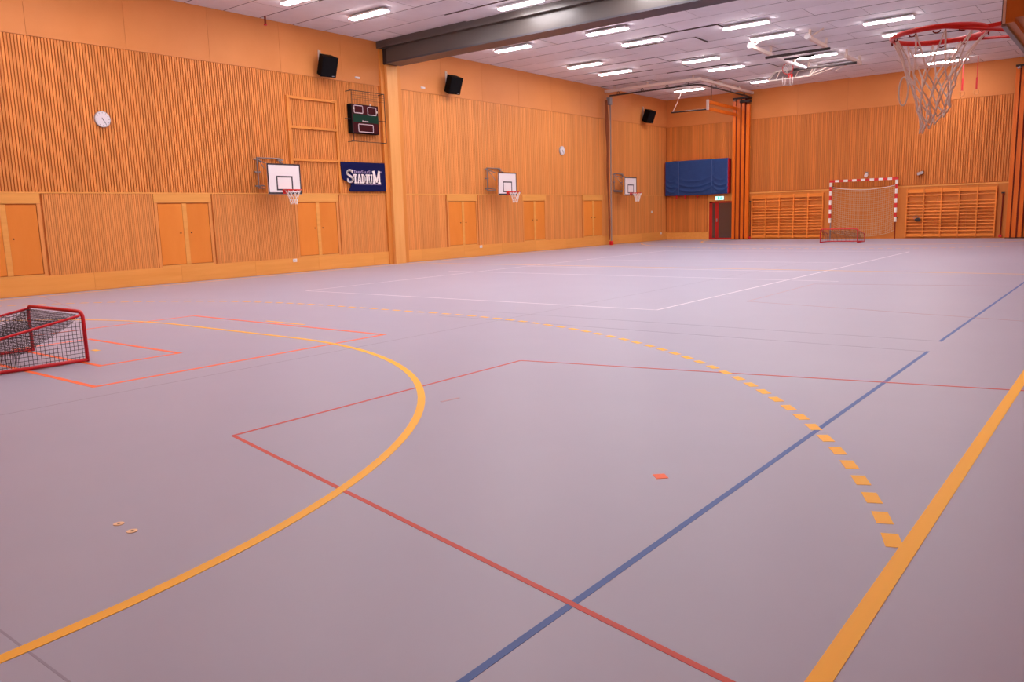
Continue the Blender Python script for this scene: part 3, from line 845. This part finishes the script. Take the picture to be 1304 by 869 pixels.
# ---- wall bars
def wall_bars(x0, x1, label):
    t = thing('wall_bars', label, 'wall bars', (x0, D, 0))
    n = 5; bay = (x1 - x0) / n
    up = MB().box(-0.028, 0.028, -0.145, -0.012, 0.07, 2.28).mesh('upright', 'bar_wood')
    for i in range(n + 1): put(up, 'upright', t, (bay * i, 0, 0))
    rung = MB().tube([(0.028, -0.115, 0), (bay - 0.028, -0.115, 0)], 0.026, 8).mesh('rung', 'bar_wood')
    tb = MB().box(0.029, bay - 0.029, -0.125, -0.09, 0, 0.16).mesh('top_board', 'bar_wood')
    bb = MB().box(0.029, bay - 0.029, -0.11, -0.08, 0, 0.12).mesh('bottom_board', 'bar_wood')
    for i in range(n):
        put(tb, 'top_board', t, (bay * i, 0, 2.10)); put(bb, 'bottom_board', t, (bay * i, 0, 0.09))
        z = 0.34
        while z < 1.75:
            put(rung, 'rung', t, (bay * i, 0, z)); z += 0.148
        put(rung, 'rung', t, (bay * i, 0, 1.96))
wall_bars(-16.20, -12.58, 'wooden wall bars between the climbing poles and the striped goal')
wall_bars(-8.75, -5.16, 'wooden wall bars on the other side of the striped goal')
t = thing('pouch', 'small dark pouch hanging on a rung of the wall bars', 'pouch', (-8.25, D - 0.15, 0.84))
obj('bag', MB().prism([(-0.13, 0.02), (-0.05, -0.05), (0.12, -0.04), (0.14, 0.06), (0.02, 0.12), (-0.08, 0.09)], lambda u, v, dd: (u, dd, v), -0.07, 0.015), 'dark_steel', t, bevel=0.015)
obj('strap', MB().tube([(-0.12, -0.03, 0.05), (-0.20, -0.03, 0.16), (-0.05, -0.03, 0.21), (0.10, -0.03, 0.09)], 0.010, 5), 'grey_paint', t)

# ---- thick blue mat on the end wall
t = thing('crash_mat', 'thick blue crash mat with red sides hung on the end wall', 'mat', (-19.24, D, 2.42))
MX, MZ, MD = 1.84, 1.85, 0.42
obj('red_side', MB().box(-MX, MX, -MD, -0.03, 0.02, MZ), 'red_cloth', t, bevel=0.03)
def mat_front(u, v):
    x = -MX + 2 * MX * u; z = MZ * v
    d = -MD - 0.02
    for cx, wd in ((-1.42, 0.45), (-0.1, 1.25), (1.45, 0.55)):
        q = (x - cx) / wd
        if abs(q) < 1.15:
            for k, amp in ((0.10, 0.075), (0.24, 0.06), (0.40, 0.035)):
                zc = MZ * k + 0.36 * (abs(q) ** 2.2)
                d -= amp * math.exp(-((z - zc) / 0.045) ** 2) * max(0, 1.15 - abs(q))
    for s in (-1.0, 1.0):
        d += 0.03 * math.exp(-((x - s) / 0.02) ** 2)
    e = min(u, 1 - u) * 2 * MX; g = min(v, 1 - v) * MZ
    if min(e, g) < 0.03: d = -MD + 0.03
    return (x + (0.03 if u < 0.01 else -0.03 if u > 0.99 else 0) * 0, d, z - 0.03 * math.sin(math.pi * u) * (1 - v) + 0.01)
obj('blue_cover', MB().grid(mat_front, 90, 60), 'mat_blue', t, smooth=True)
for sx in (-1.0, 0.92): obj('piping', MB().tube([(sx, -MD - 0.035, 0.05), (sx + 0.01, -MD - 0.045, 0.9), (sx, -MD - 0.035, MZ - 0.04)], 0.016, 6), 'mat_piping', t)
for sx in (-1.13, -0.62, 0.10): obj('strap', MB().box(sx - 0.03, sx + 0.03, -MD - 0.015, -MD + 0.03, -0.18, 0.05), 'red_cloth', t)
for sx in (-1.3, 0.75): obj('hanger', MB().box(sx - 0.12, sx + 0.12, -0.36, 0.0, MZ, MZ + 0.03), 'dark_steel', t)

# ---- exit sign
t = thing('exit_sign', 'lit green emergency exit sign over the red door', 'sign', (-18.0, D, 2.10))
obj('housing', MB().box(-0.26, 0.24, -0.10, -0.014, 0.0, 0.21), 'white_paint', t)
obj('sign_face', MB().box(-0.245, 0.225, -0.106, -0.101, 0.015, 0.195), 'exit_face', t)
pg = MB(); pg.box(-0.10, -0.04, -0.110, -0.107, 0.03, 0.18); pg.box(0.02, 0.035, -0.110, -0.107, 0.03, 0.14); pg.box(0.06, 0.11, -0.110, -0.107, 0.05, 0.17); pg.box(0.04, 0.13, -0.110, -0.107, 0.09, 0.11)
obj('pictogram', pg, 'exit_green', t)

# ---- climbing pole sets folded against the end wall
def climbing(xc, label, arms):
    t = thing('climbing_frame', label, 'climbing frame', (xc, D - 0.1, 0))
    ws = [(-0.39, 0.15, 'post_wood'), (-0.295, 0.03, 'dark_red'), (-0.185, 0.17, 'post_wood'), (-0.07, 0.05, 'dark_red'), (0.04, 0.15, 'post_wood'), (0.14, 0.035, 'dark_red'), (0.27, 0.17, 'post_wood')]  # narrow dark strips are no posts: they paint the shade of the gaps
    for k, (dx, wd, mt) in enumerate(ws):
        obj('post', MB().box(dx - wd / 2, dx + wd / 2, -0.30 + 0.025 * k, -0.14 + 0.025 * k, 0.0, 7.20 if k < 6 else 6.9), mt, t)
    tp = MB(); tp.box(-0.48, 0.36, -0.34, 0.10, 7.20, 7.28); tp.box(-0.10, 0.44, -0.36, -0.10, 7.0, 7.12)
    obj('top_bracket', tp, 'dark_steel', t)
    obj('hinge', MB().tube([(-0.40, -0.33, 7.14), (-0.30, -0.37, 7.16)], 0.05, 8), 'steel', t)
    obj('floor_bracket', MB().box(-0.48, 0.36, -0.33, -0.10, 0.0, 0.04), 'dark_steel', t)
    if arms:
        for z in (6.74, 6.42):
            obj('arm', MB().obox((-0.30, -0.30, z), (0.10 - 0.28, -4.0, z), 0.07, 0.15), 'post_wood', t)
        obj('arm_end', MB().box(-0.24, -0.12, -4.05, -4.0, 6.36, 6.84), 'rail_cream', t)
        obj('boom', MB().tube([(-0.18, -3.95, 6.40), (-2.1, -4.0, 6.42)], 0.035, 8), 'dark_steel', t)
        obj('rope', MB().tube([(-2.05, -4.0, 6.42), (-1.96, -3.6, 7.0), (-1.90, -3.2, H - 0.02)], 0.018, 6), 'rail_cream', t)
        obj('rope', MB().tube([(-0.2, -3.6, 6.8), (-0.2, -3.5, H - 0.02)], 0.012, 6), 'dark_steel', t)
    return t
climbing(-16.72, 'orange climbing frame with posts and fold-out arms beside the red door', True)
climbing(-4.22, 'orange climbing frame with folded posts past the second wall bars', False)
for x, lab in ((-16.30, 'dark red locking rod on the end wall beside the climbing frame with arms'), (-4.92, 'dark red locking rod on the end wall past the second wall bars')):
    t = thing('locking_rod', lab, 'rod', (x, D, 0))
    obj('rod', MB().tube([(0, -0.05, 0.14), (0.02, -0.05, 2.0)], 0.028, 8), 'dark_red', t)
    obj('foot', MB().box(-0.06, 0.06, -0.10, 0.0, 0.05, 0.15), 'red_paint', t)
    obj('clip', MB().box(-0.05, 0.07, -0.09, 0.0, 1.94, 2.0), 'dark_steel', t)

# ---- curtain rail in the far corner, with the bunched divider net
t = thing('curtain_rail', 'cream ceiling beam and dark curtain track around the far corner', 'curtain rail', (-16.2, 34.7, 7.2))
RX0 = L + 0.05 + 16.2
bm = MB(); bm.box(RX0, 0.08, -0.06, 0.06, 0.18, 0.30); bm.box(-0.06, 0.06, 0.061, 6.3, 0.18, 0.30)
obj('cream_beam', bm, 'rail_cream', t)
for x, y in ((-4.4, 0), (-2.6, 0), (-0.3, 0), (0, 2.4), (0, 4.6)):
    obj('hanger', MB().box(x - 0.04, x + 0.04, y - 0.04, y + 0.04, 0.30, H - 7.2), 'rail_cream', t)
for x, y in ((-3.4, 0.0), (0.0, 3.6)):
    obj('brace', MB().obox((x, y + 0.05, 0.27), (x, y + 0.42, H - 7.22), 0.05, 0.05), 'rail_cream', t)
trk = [(RX0 + 0.25, 0.0, 0.02), (-0.5, 0.0, 0.02)] + [(-0.5 + 0.5 * math.sin(a), 0.5 - 0.5 * math.cos(a), 0.02) for a in (0.4, 0.8, 1.2, 1.57)] + [(0.0, 6.2, 0.02)]
obj('track', MB().tube(trk, 0.035, 8), 'dark_steel', t)
for x, y in ((-4.2, 0), (-2.9, 0), (-1.6, 0), (-0.6, 0), (0, 1.8), (0, 3.5), (0, 5.2)):
    obj('track_hanger', MB().tube(circle((x, y, 0.10), 0.065, 10, 'x' if y else 'y'), 0.014, 5, closed=True), 'dark_steel', t)
t = thing('divider_net', 'dark bunched divider net hanging beside a steel pole on the slatted wall', 'curtain', (L + 0.25, 34.62, 0))
def bunch(u, v):
    a = 2 * math.pi * u; z = 0.25 + 6.75 * v
    r = 0.045 + 0.016 * math.sin(5 * a + 3 * v) + 0.010 * math.sin(17 * v)
    r *= 0.55 + 0.75 * v
    yc = 0.06 - 0.17 * v ** 1.3 + 0.02 * math.sin(11 * v)
    return (r * math.cos(a) - 0.02, yc + r * math.sin(a) * 1.3, z)
obj('bunched_net', MB().grid(bunch, 40, 60), 'curtain', t, smooth=True)
obj('pole', MB().tube([(0.05, 0.14, 0.10), (0.05, 0.14, 7.1)], 0.034, 10), 'pole_brown', t)
obj('head', MB().box(-0.05, 0.12, -0.04, 0.20, 6.80, 7.14), 'grey_paint', t)
obj('foot', MB().box(-0.03, 0.12, 0.05, 0.22, 0.0, 0.20), 'red_paint', t, bevel=0.02)

# ---- ceiling-hung basket folded up
t = thing('ceiling_hoop', 'basketball hoop folded up beneath the ceiling on cream rails', 'basketball hoop', (-10.6, 30.7, 7.2))
for x in (-0.95, 1.08):
    obj('rail', MB().obox((x, -1.75, 0.17), (x - 0.05, 0.45, 0.15), 0.10, 0.12), 'rail_cream', t)
    obj('rail_knob', MB().tube([(x, -1.85, 0.17), (x, -1.70, 0.17)], 0.10, 10), 'white_paint', t)
    for yy in (-1.55, 0.25): obj('hanger', MB().box(x - 0.04, x + 0.04, yy - 0.04, yy + 0.04, 0.22, H - 7.2), 'rail_cream', t)
    obj('brace', MB().obox((x + 0.06, -1.6, 0.20), (x + 0.45, -1.5, H - 7.22), 0.04, 0.04), 'rail_cream', t)
    obj('rail', MB().obox((x - 0.05, 2.9, 0.15), (x - 0.05, 5.0, 0.15), 0.10, 0.12), 'rail_cream', t)
    for yy in (3.0, 4.8): obj('hanger', MB().box(x - 0.09, x - 0.01, yy - 0.04, yy + 0.04, 0.20, H - 7.2), 'rail_cream', t)
obj('crossbar', MB().tube([(-1.05, 0.0, 0.0), (1.3, 0.02, 0.0)], 0.05, 8), 'dark_steel', t)
obj('crossbar', MB().tube([(-0.65, 0.9, 0.0), (0.45, 0.95, 0.0)], 0.04, 8), 'dark_steel', t)
obj('crossbar', MB().tube([(-1.2, 3.5, 0.0), (1.2, 3.8, 0.0)], 0.05, 8), 'dark_steel', t)
obj('lift_arm', MB().tube([(-0.75, 0.5, 0.06), (-0.95, 2.2, 0.1), (-0.70, 3.6, 0.02)], 0.06, 8), 'white_paint', t)
BX, BY, BZ = -1.72, 4.3, -0.20
Q = [Vector((BX - 0.85, BY, BZ)), Vector((BX + 0.95, BY, BZ)), Vector((BX + 1.12, BY + 0.35, BZ + 0.40)), Vector((BX - 0.62, BY + 0.35, BZ + 0.40))]
bq = MB(); bq.v = [tuple(q) for q in Q] + [tuple(q + Vector((0, 0.03, -0.02))) for q in Q]
bq.f = [(0, 1, 2, 3), (7, 6, 5, 4), (0, 4, 5, 1), (1, 5, 6, 2), (2, 6, 7, 3), (3, 7, 4, 0)]
obj('backboard', bq, 'board_grey', t)
fr = MB()
for k in range(4): fr.obox(Q[k] + Vector((0, -0.02, 0)), Q[(k + 1) % 4] + Vector((0, -0.02, 0)), 0.045 if k else 0.06, 0.045)
obj('board_edge', fr, 'goal_white', t)
st = MB()
for a, b in (((BX + 0.9, BY + 0.1, BZ), (0.75, 3.72, 0.0)), ((BX + 0.3, BY + 0.5, BZ), (0.3, 3.65, 0.0)), ((BX + 0.3, BY + 0.05, BZ + 0.01), (BX + 0.45, BY + 0.0, BZ + 0.25)),
             ((BX + 0.45, BY, BZ + 0.25), (BX + 1.3, BY - 0.1, BZ + 0.32)), ((BX + 0.9, BY, BZ), (BX + 1.05, BY, BZ + 0.30)), ((BX - 0.5, BY, BZ), (BX - 0.3, BY, BZ + 0.42)), ((0.35, 3.9, -0.2), (0.85, 3.9, 0.0))):
    st.tube([a, b], 0.018, 6)
obj('strut', st, 'rail_cream', t)
rg = obj('ring', MB().tube(circle((BX, BY + 0.02, BZ + 0.42), 0.225, 28, 'y'), 0.018, 8, closed=True), 'ring_red', t, smooth=True)
obj('ring_bracket', MB().box(BX - 0.10 + 0.12, BX + 0.10 + 0.12, BY - 0.03, BY + 0.04, BZ, BZ + 0.18), 'ring_red', rg)
nm = MB()
for i in range(12):
    a = 2 * math.pi * i / 12
    p = (BX + 0.225 * math.cos(a), BY, BZ + 0.42 + 0.225 * math.sin(a))
    for dl in (-0.5, 0.5):
        b = a + dl * 2 * math.pi / 12
        nm.tube([p, (BX + 0.15 * math.cos(b), BY + 0.14, BZ + 0.39 + 0.15 * math.sin(b)), (BX + 0.09 * math.cos(a), BY + 0.28, BZ + 0.30 + 0.09 * math.sin(a))], 0.011, 4)
for lx, hh in ((-0.13, 0.27), (0.18, 0.30)):
    nm.tube([(BX + lx - 0.05, BY - 0.05, BZ + 0.10), (BX + lx - 0.05, BY - 0.06, BZ - hh * .7), (BX + lx, BY - 0.06, BZ - hh), (BX + lx + 0.06, BY - 0.06, BZ - hh * .7), (BX + lx + 0.07, BY - 0.05, BZ + 0.05)], 0.016, 5)
obj('net', nm, 'net_white', t)

# ---- gymnastic rings
for x in (-6.45, -5.92):
    t = thing('gymnastic_ring', 'wooden gymnastic ring on a red strap hanging from the ceiling', 'gymnastic ring', (x, 39.5, 6.15), 0, 'gymnastic rings hanging from the ceiling')
    obj('hoop', MB().tube(circle((0, 0, 0.02), 0.10, 16, 'y'), 0.015, 6, closed=True), 'ring_wood', t, smooth=True)
    obj('strap', MB().box(-0.035, 0.035, -0.008, 0.008, 0.12, 0.62), 'red_cloth', t)
    obj('cord', MB().box(-0.014, 0.014, -0.006, 0.006, 0.62, H - 6.15), 'red_cloth', t)

# ---- small fittings
def socket(y, z, word):
    t = thing('wall_socket', 'small white wall socket ' + word, 'socket', (L + 0.016, y, z))
    obj('plate', MB().box(0, 0.02, -0.075, 0.075, -0.05, 0.05), 'white_paint', t, bevel=0.004)
    obj('cover', MB().box(0.02, 0.034, -0.03, 0.03, -0.03, 0.03), 'clock_white', t)
socket(15.8, 0.385, 'on the plinth below the hoop by the banner')
socket(24.97, 0.385, 'on the plinth past the column')
socket(40.55, 0.385, 'on the plinth at the far corner')
t = thing('light_switch', 'small white switch on the slats past the third hoop', 'switch', (L, 39.5, 1.57))
obj('plate', MB().box(0, 0.03, -0.06, 0.06, -0.06, 0.06), 'white_paint', t, bevel=0.004); obj('button', MB().box(0.03, 0.04, -0.025, 0.025, -0.03, 0.03), 'clock_white', t)
for y, z, word in ((18.86, 6.33, 'above the scoreboard'), (22.0, 6.33, 'between the column and a loudspeaker')):
    t = thing('wall_sensor', 'small white wall sensor ' + word, 'sensor', (L, y, z))
    obj('base', MB().box(0, 0.03, -0.10, 0.10, -0.03, 0.03), 'white_paint', t); obj('lens', MB().box(0.03, 0.05, -0.06, 0.06, -0.02, 0.02), 'clock_white', t)
t = thing('wall_floodlight', 'small white spot lamp on the wall above the striped goal', 'lamp', (-10.60, D, 3.02))
obj('mount', MB().box(-0.07, 0.07, -0.06, 0.0, 0.0, 0.16), 'grey_paint', t); obj('head', MB().tube([(0, -0.05, 0.02), (0, -0.16, -0.03)], 0.075, 12), 'white_paint', t)
t = thing('security_camera', 'grey security camera on the wall above the second wall bars', 'camera', (-8.25, D, 2.98))
obj('mount', MB().box(-0.12, -0.02, -0.10, 0.0, -0.05, 0.05), 'grey_paint', t); obj('body', MB().obox((-0.10, -0.10, -0.03), (0.16, -0.14, 0.05), 0.12, 0.12), 'steel', t)
t = thing('pipe_stub', 'short red pipe stub below the ceiling along the slatted wall', 'pipe', (L + 0.35, 15.1, H - 0.27))
obj('pipe', MB().tube([(0, 0, 0), (0, 0, 0.26)], 0.03, 8), 'dark_red', t); obj('head', MB().tube([(0, 0, -0.01), (0, 0, 0.03)], 0.05, 10), 'red_paint', t)
for x, y in ((-4.255, 1.905), (-4.09, 1.895)):
    t = thing('floor_socket', 'small brass floor socket set in the lavender floor', 'floor socket', (x, y, 0.0), 0, 'brass floor sockets')
    obj('flange', MB().cyl((0, 0, 0.0), (0, 0, 0.003), 0.028, 20), 'brass', t); obj('hole', MB().cyl((0, 0, 0.003), (0, 0, 0.0036), 0.009, 12), 'dark_steel', t)
